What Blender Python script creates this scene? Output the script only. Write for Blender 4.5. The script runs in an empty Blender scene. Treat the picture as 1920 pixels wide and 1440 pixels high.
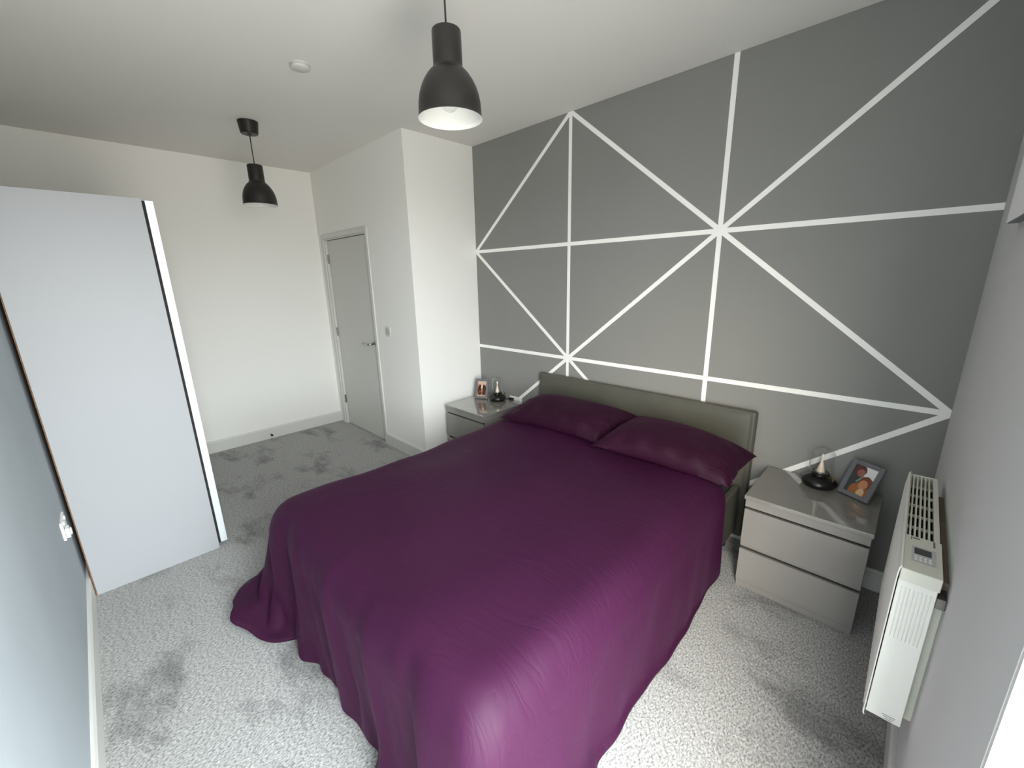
import bpy, bmesh, math, random
import numpy as np
from mathutils import Vector, Matrix

random.seed(7)
S = bpy.context.scene
COL = S.collection
pi = math.pi

# ------------------------------------------------------------------ camera
F_PX, CAM = 772.594, Vector((2.9051, -2.5271, 1.5728))
YAW, PITCH, ROLL = -0.7786, -0.2528, -0.0209
fwd = Vector((math.cos(PITCH) * math.sin(YAW), math.cos(PITCH) * math.cos(YAW), math.sin(PITCH)))
rgt = Vector((math.cos(YAW), -math.sin(YAW), 0))
upv = rgt.cross(fwd)
r2 = rgt * math.cos(ROLL) + upv * math.sin(ROLL)
u2 = upv * math.cos(ROLL) - rgt * math.sin(ROLL)
cd = bpy.data.cameras.new('camera')
cam = bpy.data.objects.new('camera', cd)
COL.objects.link(cam)
M = Matrix((r2, u2, -fwd)).transposed().to_4x4()
M.translation = CAM
cam.matrix_world = M
cd.sensor_width = 36.0
cd.lens = F_PX / 1920 * 36.0
cd.clip_start = 0.02
S.camera = cam

# ------------------------------------------------------------------ world, daylight, exposure
world = bpy.data.worlds.new('overcast_sky')
S.world = world
world.use_nodes = True
nt = world.node_tree
bg = nt.nodes['Background']
# hazy bright sky: cloud veil plus a Nishita sky whose veiled sun stands beyond the window; ground below the horizon
SKY_VEIL, SKY_CLEAR, SUN_AZ, SUN_EL = 27.0, 0.3, 156.0, 24.0
wtc = nt.nodes.new('ShaderNodeTexCoord')
wsx = nt.nodes.new('ShaderNodeSeparateXYZ')
wmr = nt.nodes.new('ShaderNodeMapRange')
wmr.inputs['From Min'].default_value = -0.05
wmr.inputs['From Max'].default_value = 0.05
nt.links.new(wtc.outputs['Generated'], wsx.inputs['Vector'])
nt.links.new(wsx.outputs['Z'], wmr.inputs['Value'])
sky = nt.nodes.new('ShaderNodeTexSky')
sky.sky_type = 'NISHITA'
sky.sun_disc = False
sky.sun_elevation = math.radians(SUN_EL)
sky.sun_rotation = math.radians(SUN_AZ)
sky.dust_density = 9.0
scl = nt.nodes.new('ShaderNodeVectorMath')
scl.operation = 'SCALE'
scl.inputs['Scale'].default_value = SKY_CLEAR
nt.links.new(sky.outputs['Color'], scl.inputs[0])
add = nt.nodes.new('ShaderNodeVectorMath')
add.operation = 'ADD'
add.inputs[1].default_value = (0.92 * SKY_VEIL, 0.97 * SKY_VEIL, 1.0 * SKY_VEIL)
nt.links.new(scl.outputs[0], add.inputs[0])
gmx = nt.nodes.new('ShaderNodeMix')
gmx.data_type = 'RGBA'
gmx.inputs['A'].default_value = (10.0, 9.7, 9.2, 1)
nt.links.new(wmr.outputs['Result'], gmx.inputs['Factor'])
nt.links.new(add.outputs[0], gmx.inputs['B'])
nt.links.new(gmx.outputs['Result'], bg.inputs['Color'])
bg.inputs['Strength'].default_value = 1.0

W, H, L, DJ, D = 3.073, 2.64, 1.737, 0.672, 2.79     # room: width, height, alcove length, step, depth
WIN_Y0, WIN_Y1, WIN_Z0, WIN_Z1 = -2.74, -1.752, 0.06, 2.20
pl = bpy.data.lights.new('window_daylight', 'AREA')
pl.shape = 'RECTANGLE'
pl.size = WIN_Z1 - WIN_Z0
pl.size_y = WIN_Y1 - WIN_Y0
pl.cycles.is_portal = True
po = bpy.data.objects.new('window_daylight', pl)
po.location = (W + 0.065, (WIN_Y0 + WIN_Y1) / 2, (WIN_Z0 + WIN_Z1) / 2)
po.rotation_euler = (0, pi / 2, 0)
COL.objects.link(po)

vs = S.view_settings
vs.view_transform = 'Standard'
vs.look = 'None'
vs.exposure = 0.3
vs.gamma = 1.0
vs.use_curve_mapping = False
S.cycles.max_bounces = 14
S.cycles.diffuse_bounces = 8
S.cycles.transparent_max_bounces = 12


# ------------------------------------------------------------------ materials
def lin(c):
    return tuple(((v / 255) / 12.92 if v / 255 <= 0.04045 else ((v / 255 + 0.055) / 1.055) ** 2.4) for v in c) + (1,)


def mat(name, rgb, rough=0.6, metal=0.0, spec=0.5, bump=None, mottle=None, sheen=0.0, coat=0.0):
    """rgb sRGB 0-255; bump=(scale,strength,dist); mottle=(scale,amount)"""
    m = bpy.data.materials.new(name)
    m.use_nodes = True
    n = m.node_tree.nodes
    l = m.node_tree.links
    b = n['Principled BSDF']
    b.inputs['Base Color'].default_value = lin(rgb)
    b.inputs['Roughness'].default_value = rough
    b.inputs['Metallic'].default_value = metal
    b.inputs['Specular IOR Level'].default_value = spec
    b.inputs['Sheen Weight'].default_value = sheen
    b.inputs['Coat Weight'].default_value = coat
    b.inputs['Coat Roughness'].default_value = 0.06
    tc = n.new('ShaderNodeTexCoord')
    if mottle:
        t = n.new('ShaderNodeTexNoise')
        t.inputs['Scale'].default_value = mottle[0]
        t.inputs['Detail'].default_value = 4
        l.new(tc.outputs['Object'], t.inputs['Vector'])
        r = n.new('ShaderNodeValToRGB')
        c = lin(rgb)
        a = mottle[1]
        r.color_ramp.elements[0].position = 0.3
        r.color_ramp.elements[1].position = 0.7
        r.color_ramp.elements[0].color = tuple(v * (1 - a) for v in c[:3]) + (1,)
        r.color_ramp.elements[1].color = tuple(min(1, v * (1 + a)) for v in c[:3]) + (1,)
        l.new(t.outputs['Fac'], r.inputs['Fac'])
        l.new(r.outputs['Color'], b.inputs['Base Color'])
    if bump:
        t = n.new('ShaderNodeTexNoise')
        t.inputs['Scale'].default_value = bump[0]
        t.inputs['Detail'].default_value = 3
        l.new(tc.outputs['Object'], t.inputs['Vector'])
        bn = n.new('ShaderNodeBump')
        bn.inputs['Strength'].default_value = bump[1]
        bn.inputs['Distance'].default_value = bump[2]
        l.new(t.outputs['Fac'], bn.inputs['Height'])
        l.new(bn.outputs['Normal'], b.inputs['Normal'])
    return m


def carpet_material():
    m = bpy.data.materials.new('grey_carpet')
    m.use_nodes = True
    n = m.node_tree.nodes
    l = m.node_tree.links
    b = n['Principled BSDF']
    b.inputs['Roughness'].default_value = 1.0
    b.inputs['Specular IOR Level'].default_value = 0.1
    b.inputs['Sheen Weight'].default_value = 0.15
    tc = n.new('ShaderNodeTexCoord')
    fine = n.new('ShaderNodeTexNoise')
    fine.inputs['Scale'].default_value = 150
    fine.inputs['Detail'].default_value = 6
    fine.inputs['Roughness'].default_value = 0.75
    mp = n.new('ShaderNodeMapping')
    mp.inputs['Rotation'].default_value = (0, 0, 0.6)
    mp.inputs['Scale'].default_value = (1, 0.6, 1)
    l.new(tc.outputs['Object'], mp.inputs['Vector'])
    l.new(mp.outputs['Vector'], fine.inputs['Vector'])
    r1 = n.new('ShaderNodeValToRGB')
    r1.color_ramp.elements[0].position = 0.33
    r1.color_ramp.elements[1].position = 0.68
    r1.color_ramp.elements[0].color = lin((86, 85, 83))
    r1.color_ramp.elements[1].color = lin((220, 219, 216))
    l.new(fine.outputs['Fac'], r1.inputs['Fac'])
    # brushed pile: patches where the pile leans the other way
    pat = n.new('ShaderNodeTexNoise')
    pat.inputs['Scale'].default_value = 1.7
    pat.inputs['Detail'].default_value = 9
    pat.inputs['Roughness'].default_value = 0.66
    mp2 = n.new('ShaderNodeMapping')
    mp2.inputs['Location'].default_value = (0.35, 2.1, 0)
    mp2.inputs['Rotation'].default_value = (0, 0, -0.2)
    mp2.inputs['Scale'].default_value = (1.0, 1.9, 1)
    l.new(tc.outputs['Object'], mp2.inputs['Vector'])
    l.new(mp2.outputs['Vector'], pat.inputs['Vector'])
    r2_ = n.new('ShaderNodeValToRGB')
    r2_.color_ramp.elements[0].position = 0.37
    r2_.color_ramp.elements[1].position = 0.48
    r2_.color_ramp.elements[0].color = (0.56, 0.56, 0.56, 1)
    r2_.color_ramp.elements[1].color = (1, 1, 1, 1)
    l.new(pat.outputs['Fac'], r2_.inputs['Fac'])
    mx = n.new('ShaderNodeMix')
    mx.data_type = 'RGBA'
    mx.blend_type = 'MULTIPLY'
    mx.inputs['Factor'].default_value = 1.0
    l.new(r1.outputs['Color'], mx.inputs['A'])
    l.new(r2_.outputs['Color'], mx.inputs['B'])
    l.new(mx.outputs['Result'], b.inputs['Base Color'])
    bn = n.new('ShaderNodeBump')
    bn.inputs['Strength'].default_value = 0.9
    bn.inputs['Distance'].default_value = 0.008
    l.new(fine.outputs['Fac'], bn.inputs['Height'])
    l.new(bn.outputs['Normal'], b.inputs['Normal'])
    return m


def cloth_material(name, rgb, crease=0.35):
    m = bpy.data.materials.new(name)
    m.use_nodes = True
    n = m.node_tree.nodes
    l = m.node_tree.links
    b = n['Principled BSDF']
    b.inputs['Base Color'].default_value = lin(rgb)
    b.inputs['Roughness'].default_value = 0.58
    b.inputs['Specular IOR Level'].default_value = 0.14
    b.inputs['Sheen Weight'].default_value = 0.05
    b.inputs['Sheen Roughness'].default_value = 0.45
    b.inputs['Sheen Tint'].default_value = lin((190, 60, 170))
    tc = n.new('ShaderNodeTexCoord')
    # fine creases: stretched, distorted noise
    mp = n.new('ShaderNodeMapping')
    mp.inputs['Rotation'].default_value = (0.2, 0.3, 0.5)
    mp.inputs['Scale'].default_value = (1.0, 3.2, 1.0)
    l.new(tc.outputs['Object'], mp.inputs['Vector'])
    t = n.new('ShaderNodeTexNoise')
    t.inputs['Scale'].default_value = 3.2
    t.inputs['Detail'].default_value = 3
    t.inputs['Roughness'].default_value = 0.55
    t.inputs['Distortion'].default_value = 1.2
    l.new(mp.outputs['Vector'], t.inputs['Vector'])
    sub = n.new('ShaderNodeMath')
    sub.operation = 'SUBTRACT'
    sub.inputs[1].default_value = 0.5
    l.new(t.outputs['Fac'], sub.inputs[0])
    ab = n.new('ShaderNodeMath')
    ab.operation = 'ABSOLUTE'
    l.new(sub.outputs[0], ab.inputs[0])
    pw = n.new('ShaderNodeMath')
    pw.operation = 'POWER'
    pw.inputs[1].default_value = 0.6
    l.new(ab.outputs[0], pw.inputs[0])
    bn = n.new('ShaderNodeBump')
    bn.inputs['Strength'].default_value = crease
    bn.inputs['Distance'].default_value = 0.012
    l.new(pw.outputs[0], bn.inputs['Height'])
    wv = n.new('ShaderNodeTexNoise')
    wv.inputs['Scale'].default_value = 700
    l.new(tc.outputs['Object'], wv.inputs['Vector'])
    bn2 = n.new('ShaderNodeBump')
    bn2.inputs['Strength'].default_value = 0.12
    bn2.inputs['Distance'].default_value = 0.001
    l.new(wv.outputs['Fac'], bn2.inputs['Height'])
    l.new(bn.outputs['Normal'], bn2.inputs['Normal'])
    l.new(bn2.outputs['Normal'], b.inputs['Normal'])
    return m


def clear_glass(name, tint=(1, 1, 1), f=0.09):
    """thin clear sheet: lets light straight through, reflects by angle"""
    m = bpy.data.materials.new(name)
    m.use_nodes = True
    n = m.node_tree.nodes
    l = m.node_tree.links
    n.remove(n['Principled BSDF'])
    out = n['Material Output']
    tr = n.new('ShaderNodeBsdfTransparent')
    tr.inputs['Color'].default_value = tint + (1,)
    gl = n.new('ShaderNodeBsdfGlossy')
    gl.inputs['Roughness'].default_value = 0.02
    lw = n.new('ShaderNodeLayerWeight')
    lw.inputs['Blend'].default_value = 0.5
    pw = n.new('ShaderNodeMath')
    pw.operation = 'POWER'
    pw.inputs[1].default_value = 2.2
    l.new(lw.outputs['Facing'], pw.inputs[0])
    fr = n.new('ShaderNodeMath')
    fr.operation = 'MULTIPLY_ADD'
    fr.inputs[1].default_value = f * 8
    fr.inputs[2].default_value = 0.04
    l.new(pw.outputs[0], fr.inputs[0])
    mx = n.new('ShaderNodeMixShader')
    l.new(fr.outputs[0], mx.inputs['Fac'])
    l.new(tr.outputs[0], mx.inputs[1])
    l.new(gl.outputs[0], mx.inputs[2])
    l.new(mx.outputs[0], out.inputs['Surface'])
    return m


def print_material(name):
    m = bpy.data.materials.new(name)
    m.use_nodes = True
    n = m.node_tree.nodes
    b = n['Principled BSDF']
    a = n.new('ShaderNodeVertexColor')
    a.layer_name = 'print'
    m.node_tree.links.new(a.outputs['Color'], b.inputs['Base Color'])
    b.inputs['Roughness'].default_value = 0.25
    return m


PAINT = (140, 0.05, 0.002)
MT = dict(
    white_wall=mat('white_wall_paint', (243, 241, 236), 0.85, spec=0.25, bump=PAINT),
    ceiling=mat('ceiling_paint', (228, 225, 219), 0.9, spec=0.2, bump=PAINT),
    grey_wall=mat('grey_wall_paint', (136, 135, 132), 0.75, spec=0.25, bump=PAINT, mottle=(1.3, 0.03)),
    pale_wall=mat('pale_grey_wall_paint', (204, 204, 203), 0.8, spec=0.25, bump=PAINT),
    blue_wall=mat('blue_grey_wall_paint', (168, 176, 181), 0.7, spec=0.3, bump=PAINT, mottle=(2.2, 0.05)),
    stripe=mat('white_stripe_paint', (249, 247, 243), 0.7, bump=PAINT),
    trim=mat('white_trim_gloss', (214, 213, 208), 0.4, bump=(40, 0.03, 0.001)),
    door=mat('pale_grey_door', (206, 205, 199), 0.45, bump=(60, 0.03, 0.001)),
    carpet=carpet_material(),
    duvet=cloth_material('purple_cotton', (48, 16, 41), 0.3),
    pillow=cloth_material('purple_pillow_cotton', (38, 9, 29), 0.4),
    leather=mat('grey_faux_leather', (80, 79, 71), 0.42, bump=(320, 0.25, 0.001), mottle=(6, 0.06)),
    mattress=mat('charcoal_mattress', (38, 36, 38), 0.9, bump=(300, 0.2, 0.001)),
    gloss=mat('grey_gloss_lacquer', (131, 128, 124), 0.22, spec=0.5, coat=0.5),
    gloss_top=mat('grey_gloss_top', (128, 125, 119), 0.08, spec=0.6, coat=1.0),
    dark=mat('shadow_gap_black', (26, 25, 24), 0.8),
    black=mat('matt_black_metal', (30, 28, 25), 0.4, spec=0.45),
    black2=mat('satin_black', (12, 12, 12), 0.3),
    lining=mat('white_enamel', (226, 225, 220), 0.35),
    rubber=mat('black_cord', (26, 25, 24), 0.6),
    glass=clear_glass('clear_glass'),
    pane=clear_glass('window_glass', (0.98, 0.99, 0.985), 0.02),
    brass=mat('brass', (205, 170, 110), 0.25, metal=1.0),
    chrome=mat('brushed_chrome', (190, 190, 188), 0.25, metal=1.0),
    steel=mat('dull_steel', (120, 118, 112), 0.4, metal=0.9),
    cone=mat('frosted_lamp_cone', (228, 208, 188), 0.15),
    frame=mat('grey_photo_frame', (104, 104, 108), 0.45, bump=(150, 0.1, 0.001)),
    print=print_material('photo_print'),
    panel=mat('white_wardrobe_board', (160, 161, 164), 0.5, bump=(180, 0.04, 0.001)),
    alu=mat('pale_aluminium', (226, 230, 234), 0.35, metal=0.25),
    chip=mat('brown_chipboard_edge', (120, 84, 58), 0.8, mottle=(60, 0.3)),
    rad=mat('white_radiator_enamel', (232, 231, 224), 0.38),
    rad2=mat('warm_white_plastic', (216, 214, 202), 0.45),
    lcd=mat('lcd_grey', (72, 72, 72), 0.2),
    keypad=mat('keypad_grey', (186, 187, 190), 0.5),
    ink=mat('grey_ink', (105, 103, 98), 0.6),
    wood=mat('reddish_wood_batten', (116, 102, 93), 0.7, mottle=(20, 0.2)),
    plastic=mat('white_plastic', (236, 236, 234), 0.3),
    steel_plate=mat('satin_switch_plate', (186, 184, 180), 0.5),
    canvas=mat('white_canvas', (238, 238, 238), 0.7, bump=(300, 0.2, 0.001)),
    scuff=mat('dark_scuff', (84, 88, 92), 0.8),
)


# ------------------------------------------------------------------ mesh helpers
class MB:
    def __init__(s):
        s.v, s.f = [], []

    def add(s, vs_, fs):
        o = len(s.v)
        s.v += [tuple(q) for q in vs_]
        s.f += [tuple(o + i for i in q) for q in fs]
        return s

    def box(s, x0, x1, y0, y1, z0, z1):
        x0, x1 = min(x0, x1), max(x0, x1)
        y0, y1 = min(y0, y1), max(y0, y1)
        z0, z1 = min(z0, z1), max(z0, z1)
        vs_ = [(x, y, z) for z in (z0, z1) for y in (y0, y1) for x in (x0, x1)]
        return s.add(vs_, [(0, 2, 3, 1), (4, 5, 7, 6), (0, 1, 5, 4), (2, 6, 7, 3), (0, 4, 6, 2), (1, 3, 7, 5)])

    def lathe(s, prof, c=(0, 0, 0), n=48, capa=False, capb=False):
        o = len(s.v)
        for r, z in prof:
            for k in range(n):
                a = 2 * pi * k / n
                s.v.append((c[0] + r * math.cos(a), c[1] + r * math.sin(a), c[2] + z))
        for i in range(len(prof) - 1):
            for k in range(n):
                k2 = (k + 1) % n
                s.f.append((o + i * n + k, o + i * n + k2, o + (i + 1) * n + k2, o + (i + 1) * n + k))
        if capa:
            s.f.append(tuple(o + k for k in reversed(range(n))))
        if capb:
            s.f.append(tuple(o + (len(prof) - 1) * n + k for k in range(n)))
        return s

    def tube(s, pts, r, n=10):
        pts = [Vector(q) for q in pts]
        o = len(s.v)
        prev = None
        for i, q in enumerate(pts):
            d = (pts[min(i + 1, len(pts) - 1)] - pts[max(i - 1, 0)]).normalized()
            a = prev if prev is not None else (Vector((0, 0, 1)) if abs(d.z) < 0.9 else Vector((1, 0, 0)))
            e1 = (a - d * a.dot(d)).normalized()
            e2 = d.cross(e1)
            prev = e1
            rr = r[i] if isinstance(r, (list, tuple)) else r
            for k in range(n):
                t = 2 * pi * k / n
                s.v.append(tuple(q + e1 * (rr * math.cos(t)) + e2 * (rr * math.sin(t))))
        for i in range(len(pts) - 1):
            for k in range(n):
                k2 = (k + 1) % n
                s.f.append((o + i * n + k, o + i * n + k2, o + (i + 1) * n + k2, o + (i + 1) * n + k))
        s.f.append(tuple(o + k for k in reversed(range(n))))
        s.f.append(tuple(o + (len(pts) - 1) * n + k for k in range(n)))
        return s

    def prism(s, poly, axis, a0, a1):
        """extrude a 2D polygon along an axis; poly in the two other axes, in xyz order"""
        def mk(u, w, a):
            return {'x': (a, u, w), 'y': (u, a, w), 'z': (u, w, a)}[axis]
        n = len(poly)
        vs_ = [mk(u, w, a0) for u, w in poly] + [mk(u, w, a1) for u, w in poly]
        fs = [tuple(range(n)), tuple(range(2 * n - 1, n - 1, -1))]
        fs += [(i, n + i, n + (i + 1) % n, (i + 1) % n) for i in range(n)]
        return s.add(vs_, fs)


def obj(name, mb, m, parent=None, smooth=False, bevel=0.0, seg=2, origin=None):
    me = bpy.data.meshes.new(name)
    o_ = Vector(origin) if origin is not None else (parent['_o'] if False else Vector((0, 0, 0)))
    if parent is not None and origin is None:
        o_ = ORG.get(parent.name, Vector((0, 0, 0)))
    me.from_pydata([tuple(Vector(q) - o_) for q in mb.v], [], mb.f)
    bm = bmesh.new()
    bm.from_mesh(me)
    bmesh.ops.recalc_face_normals(bm, faces=bm.faces)
    bm.to_mesh(me)
    bm.free()
    me.materials.append(MT[m] if isinstance(m, str) else m)
    o = bpy.data.objects.new(name, me)
    COL.objects.link(o)
    if parent is not None:
        o.parent = parent
        ORG[o.name] = o_
    elif origin is not None:
        o.location = o_
        ORG[o.name] = o_
    if smooth:
        for q in me.polygons:
            q.use_smooth = True
    if bevel:
        b = o.modifiers.new('bevel', 'BEVEL')
        b.width = bevel
        b.segments = seg
        b.limit_method = 'ANGLE'
        b.angle_limit = math.radians(40)
        for q in me.polygons:
            q.use_smooth = True
        w = o.modifiers.new('wn', 'WEIGHTED_NORMAL')
        w.keep_sharp = False
    return o


ORG = {}


def thing(name, label, cat, loc, group=None):
    o = bpy.data.objects.new(name, None)
    o.empty_display_size = 0.05
    COL.objects.link(o)
    o.location = loc
    ORG[o.name] = Vector(loc)
    return tag(o, label, cat, group)


def tag(o, label, cat, group=None, kind=None):
    o['label'] = label
    o['category'] = cat
    if group:
        o['group'] = group
    if kind:
        o['kind'] = kind
    return o


def struct(name, mb, m, label, cat, bevel=0.0):
    o = obj(name, mb, m, bevel=bevel)
    return tag(o, label, cat, kind='structure')


def box(*a):
    return MB().box(*a)


# ------------------------------------------------------------------ room shell
T = 0.12
struct('floor', box(-L - T, W + T, -D - T, T, -0.1, 0), 'carpet', 'mottled grey plush carpet covering the bedroom floor', 'carpet')
struct('ceiling', box(-L - T, W + T, -D - T, T, H, H + 0.1), 'ceiling', 'plain white painted bedroom ceiling', 'ceiling')
wf = struct('wall_back', box(0, W + T, 0, T, 0, H), 'grey_wall', 'mid grey feature wall with a white line pattern behind the bed', 'wall')
struct('wall_return', box(-T, 0, -DJ, T, 0, H), 'white_wall', 'narrow white wall at right angles to the grey feature wall', 'wall')
wd = MB()
DX0, DX1, DZ = -1.60, -0.70, 1.99
wd.box(-L - T, DX0, -DJ, -DJ + T, 0, H).box(DX1, -T, -DJ, -DJ + T, 0, H).box(DX0, DX1, -DJ, -DJ + T, DZ, H)
struct('wall_door', wd, 'white_wall', 'white wall holding the pale grey door and light switch', 'wall')
struct('wall_far', box(-L - T, -L, -D - T, -DJ, 0, H), 'white_wall', 'white wall at the far end behind the hanging lamp', 'wall')
struct('wall_left', box(-L, W + T, -D - T, -D, 0, H), 'blue_wall', 'pale blue grey wall that the wardrobe backs onto', 'wall')
WT = 0.06
wr = MB()
wr.box(W, W + WT, WIN_Y1, 0, 0, H).box(W, W + WT, -D, WIN_Y0, 0, H)
wr.box(W, W + WT, WIN_Y0, WIN_Y1, WIN_Z1, H).box(W, W + WT, WIN_Y0, WIN_Y1, 0, WIN_Z0)
struct('wall_right', wr, 'pale_wall', 'pale grey window wall that carries the white radiator', 'wall')

# white line pattern on the feature wall
A_, B_, Z1, Z2 = 1.0191, 2.0457, 1.7986, 0.9633
DZ3 = Z2 - (Z1 - Z2)
LINES = [((A_, 0.115), (A_, H)), ((B_, 0.115), (B_, H)), ((0, Z1), (W, Z1)), ((0, Z2), (W, Z2)),
         ((0, Z1), (A_, H)), ((A_, H), (W, Z2)), ((0, Z1), (B_, DZ3)), ((0, DZ3), (W, H)), ((W, Z2), (B_, DZ3))]
SW = 0.0262


def clip(poly, f):
    out = []
    for i in range(len(poly)):
        a, b = poly[i], poly[(i + 1) % len(poly)]
        fa, fb = f(a), f(b)
        if fa >= 0:
            out.append(a)
        if fa * fb < 0:
            t = fa / (fa - fb)
            out.append((a[0] + (b[0] - a[0]) * t, a[1] + (b[1] - a[1]) * t))
    return out


for i, (a, b) in enumerate(LINES):
    a, b = Vector(a), Vector(b)
    d = (b - a).normalized()
    nrm = Vector((-d.y, d.x)) * SW / 2
    a2, b2 = a - d * 0.03, b + d * 0.03
    poly = [tuple(a2 + nrm), tuple(b2 + nrm), tuple(b2 - nrm), tuple(a2 - nrm)]
    for f in (lambda q: q[0] - 0.0005, lambda q: W - 0.0005 - q[0], lambda q: H - 0.0005 - q[1], lambda q: q[1] - 0.115):
        poly = clip(poly, f)
    th = 0.0008 + 0.00008 * i
    obj('painted_stripe', MB().prism(poly, 'y', -th, 0.0), 'stripe', wf)

# skirting boards: a plain board with a small chamfer on top
BH, BT = 0.115, 0.015


def skirt(name, label, axis, face, inward, a0, a1):
    s = inward
    prof = [(face, 0), (face + s * BT, 0), (face + s * BT, BH - 0.012), (face + s * (BT - 0.006), BH), (face, BH)]
    mb = MB()
    if axis == 'x':   # runs along x: profile in (y,z)
        mb.prism(prof, 'x', a0, a1)
    else:
        mb.prism(prof, 'y', a0, a1)
    return struct(name, mb, 'trim', label, 'skirting')


skirt('baseboard_back', 'white skirting board along the grey feature wall', 'x', 0, -1, BT, W)
skirt('baseboard_return', 'white skirting board along the narrow white return wall', 'y', 0, 1, -DJ - BT, -BT)
skirt('baseboard_door', 'white skirting board between the door frame and the corner', 'x', -DJ, -1, -0.658, 0)
bfar = skirt('baseboard_far', 'white skirting board along the far white wall', 'y', -L, 1, -D + BT, -DJ)
skirt('baseboard_left', 'white skirting board along the wall behind the wardrobe', 'x', -D, 1, -L, W)
skirt('baseboard_right', 'white skirting board under the radiator', 'y', W, -1, WIN_Y1, -BT)

# glazed balcony door in the window wall
win = thing('window_1', 'tall white framed window in the wall beside the radiator', 'window', (W + 0.05, WIN_Y1, WIN_Z0))
win['kind'] = 'structure'
fx0, fx1 = W + 0.012, W + 0.055
fw_ = 0.045
g = MB().box(fx0, fx1, WIN_Y0, WIN_Y0 + fw_, WIN_Z0, WIN_Z1).box(fx0, fx1, WIN_Y1 - 0.014, WIN_Y1, WIN_Z0, WIN_Z1)
g.box(fx0, fx1, WIN_Y0 + fw_, WIN_Y1 - 0.014, WIN_Z0, WIN_Z0 + fw_).box(fx0, fx1, WIN_Y0 + fw_, WIN_Y1 - 0.014, WIN_Z1 - fw_, WIN_Z1)
obj('window_frame', g, 'lining', win, bevel=0.006)
obj('window_pane', box(fx0 + 0.02, fx0 + 0.026, WIN_Y0 + fw_ - 0.01, WIN_Y1 - 0.010, WIN_Z0 + fw_ - 0.01, WIN_Z1 - fw_ + 0.01), 'pane', win)
obj('window_reveal', box(W + 0.001, fx0, WIN_Y1 - 0.012, WIN_Y1, WIN_Z0, WIN_Z1), 'lining', win)
hy_ = WIN_Y0 + 0.025
hd = MB().box(fx0 - 0.012, fx0, hy_ - 0.012, hy_ + 0.012, 1.0, 1.14).tube([(fx0 - 0.01, hy_, 1.07), (fx0 - 0.045, hy_, 1.07), (fx0 - 0.05, hy_, 1.06), (fx0 - 0.05, hy_, 0.95)], 0.008)
obj('window_handle', hd, 'chrome', win)

# ------------------------------------------------------------------ door
dr = thing('door_1', 'flush pale grey door with chrome lever handle in a white frame', 'door', (-1.15, -DJ, 0))
dr['kind'] = 'structure'
yf = -DJ - 0.013
g = MB().box(-1.652, -1.60, yf, -DJ, 0, 2.035).box(-0.70, -0.660, yf, -DJ, 0, 2.035).box(-1.60, -0.70, yf, -DJ, 1.99, 2.035)
obj('architrave', g, 'trim', dr, bevel=0.004)
g = MB().box(-1.60, -1.572, -DJ - 0.004, -DJ + T, 0, 1.99).box(-0.713, -0.70, -DJ - 0.004, -DJ + T, 0, 1.99).box(-1.572, -0.713, -DJ - 0.004, -DJ + T, 1.978, 1.99)
obj('door_lining', g, 'trim', dr, bevel=0.002)
obj('gap_shade_board', box(-1.66, -0.64, -DJ + T, -DJ + T + 0.02, 0, 2.05), 'dark', dr)  # added board: stops light leaking round the leaf, black stands in for shade
leaf = obj('door_leaf', box(-1.568, -0.717, -DJ + 0.016, -DJ + 0.056, 0.008, 1.973), 'door', dr, bevel=0.002)
for z in (0.29, 1.045, 1.794):
    obj('hinge', MB().tube([(-1.571, -DJ + 0.008, z - 0.045), (-1.571, -DJ + 0.008, z + 0.045)], 0.0075, 10), 'steel', dr)
hz, hx, hy = 0.985, -0.775, -DJ + 0.016
h = obj('door_handle', MB().tube([(hx, hy, hz), (hx, hy - 0.008, hz)], 0.026, 20), 'chrome', dr, smooth=False)
obj('lever', MB().tube([(hx, hy - 0.006, hz), (hx, hy - 0.05, hz), (hx - 0.012, hy - 0.058, hz), (hx - 0.125, hy - 0.058, hz)], [0.009, 0.009, 0.0095, 0.008], 12), 'chrome', h, smooth=True)

sw = thing('light_switch', 'small grey square light switch on the wall beside the door', 'switch', (-0.462, -DJ, 1.127))
obj('plate', box(-0.505, -0.419, -DJ - 0.007, -DJ, 1.084, 1.170), 'trim', sw, bevel=0.003)
obj('rocker', box(-0.492, -0.436, -DJ - 0.011, -DJ - 0.006, 1.097, 1.160), 'steel_plate', sw, bevel=0.002)

ds = thing('door_stop', 'tiny dark door stop screwed to the far skirting board', 'door stop', (-L + BT, -1.425, 0.045))
obj('stem', MB().tube([(-L + BT, -1.425, 0.045), (-L + BT + 0.035, -1.425, 0.045)], 0.007), 'steel', ds)
obj('tip', MB().tube([(-L + BT + 0.033, -1.425, 0.045), (-L + BT + 0.048, -1.425, 0.045)], 0.011), 'rubber', ds)

# ------------------------------------------------------------------ bed
BX0, BX1, BYF = 0.79, 2.355, -2.09
bed = thing('bed', 'grey faux leather double bed frame with a low padded headboard', 'bed', ((BX0 + BX1) / 2, -1.05, 0))
hb = obj('headboard', box(BX0, BX1 + 0.003, -0.072, -0.018, 0.05, 0.828), 'leather', bed, bevel=0.016, seg=4)
pad = MB()
nx, nz = 40, 16
px0, px1, pz0, pz1 = BX0 + 0.022, BX1 - 0.024, 0.30, 0.812
for j in range(nz + 1):
    for i in range(nx + 1):
        s, t = i / nx, j / nz
        e = min(1, min(s, 1 - s) * (px1 - px0) / 0.05) ** 0.5 * min(1, min(t, 1 - t) * (pz1 - pz0) / 0.05) ** 0.5
        pad.v.append((px0 + (px1 - px0) * s, -0.0715 - 0.009 * e, pz0 + (pz1 - pz0) * t))
for j in range(nz):
    for i in range(nx):
        a = j * (nx + 1) + i
        pad.f.append((a, a + 1, a + nx + 2, a + nx + 1))
obj('headboard_padding', pad, 'leather', hb, smooth=True)
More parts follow.
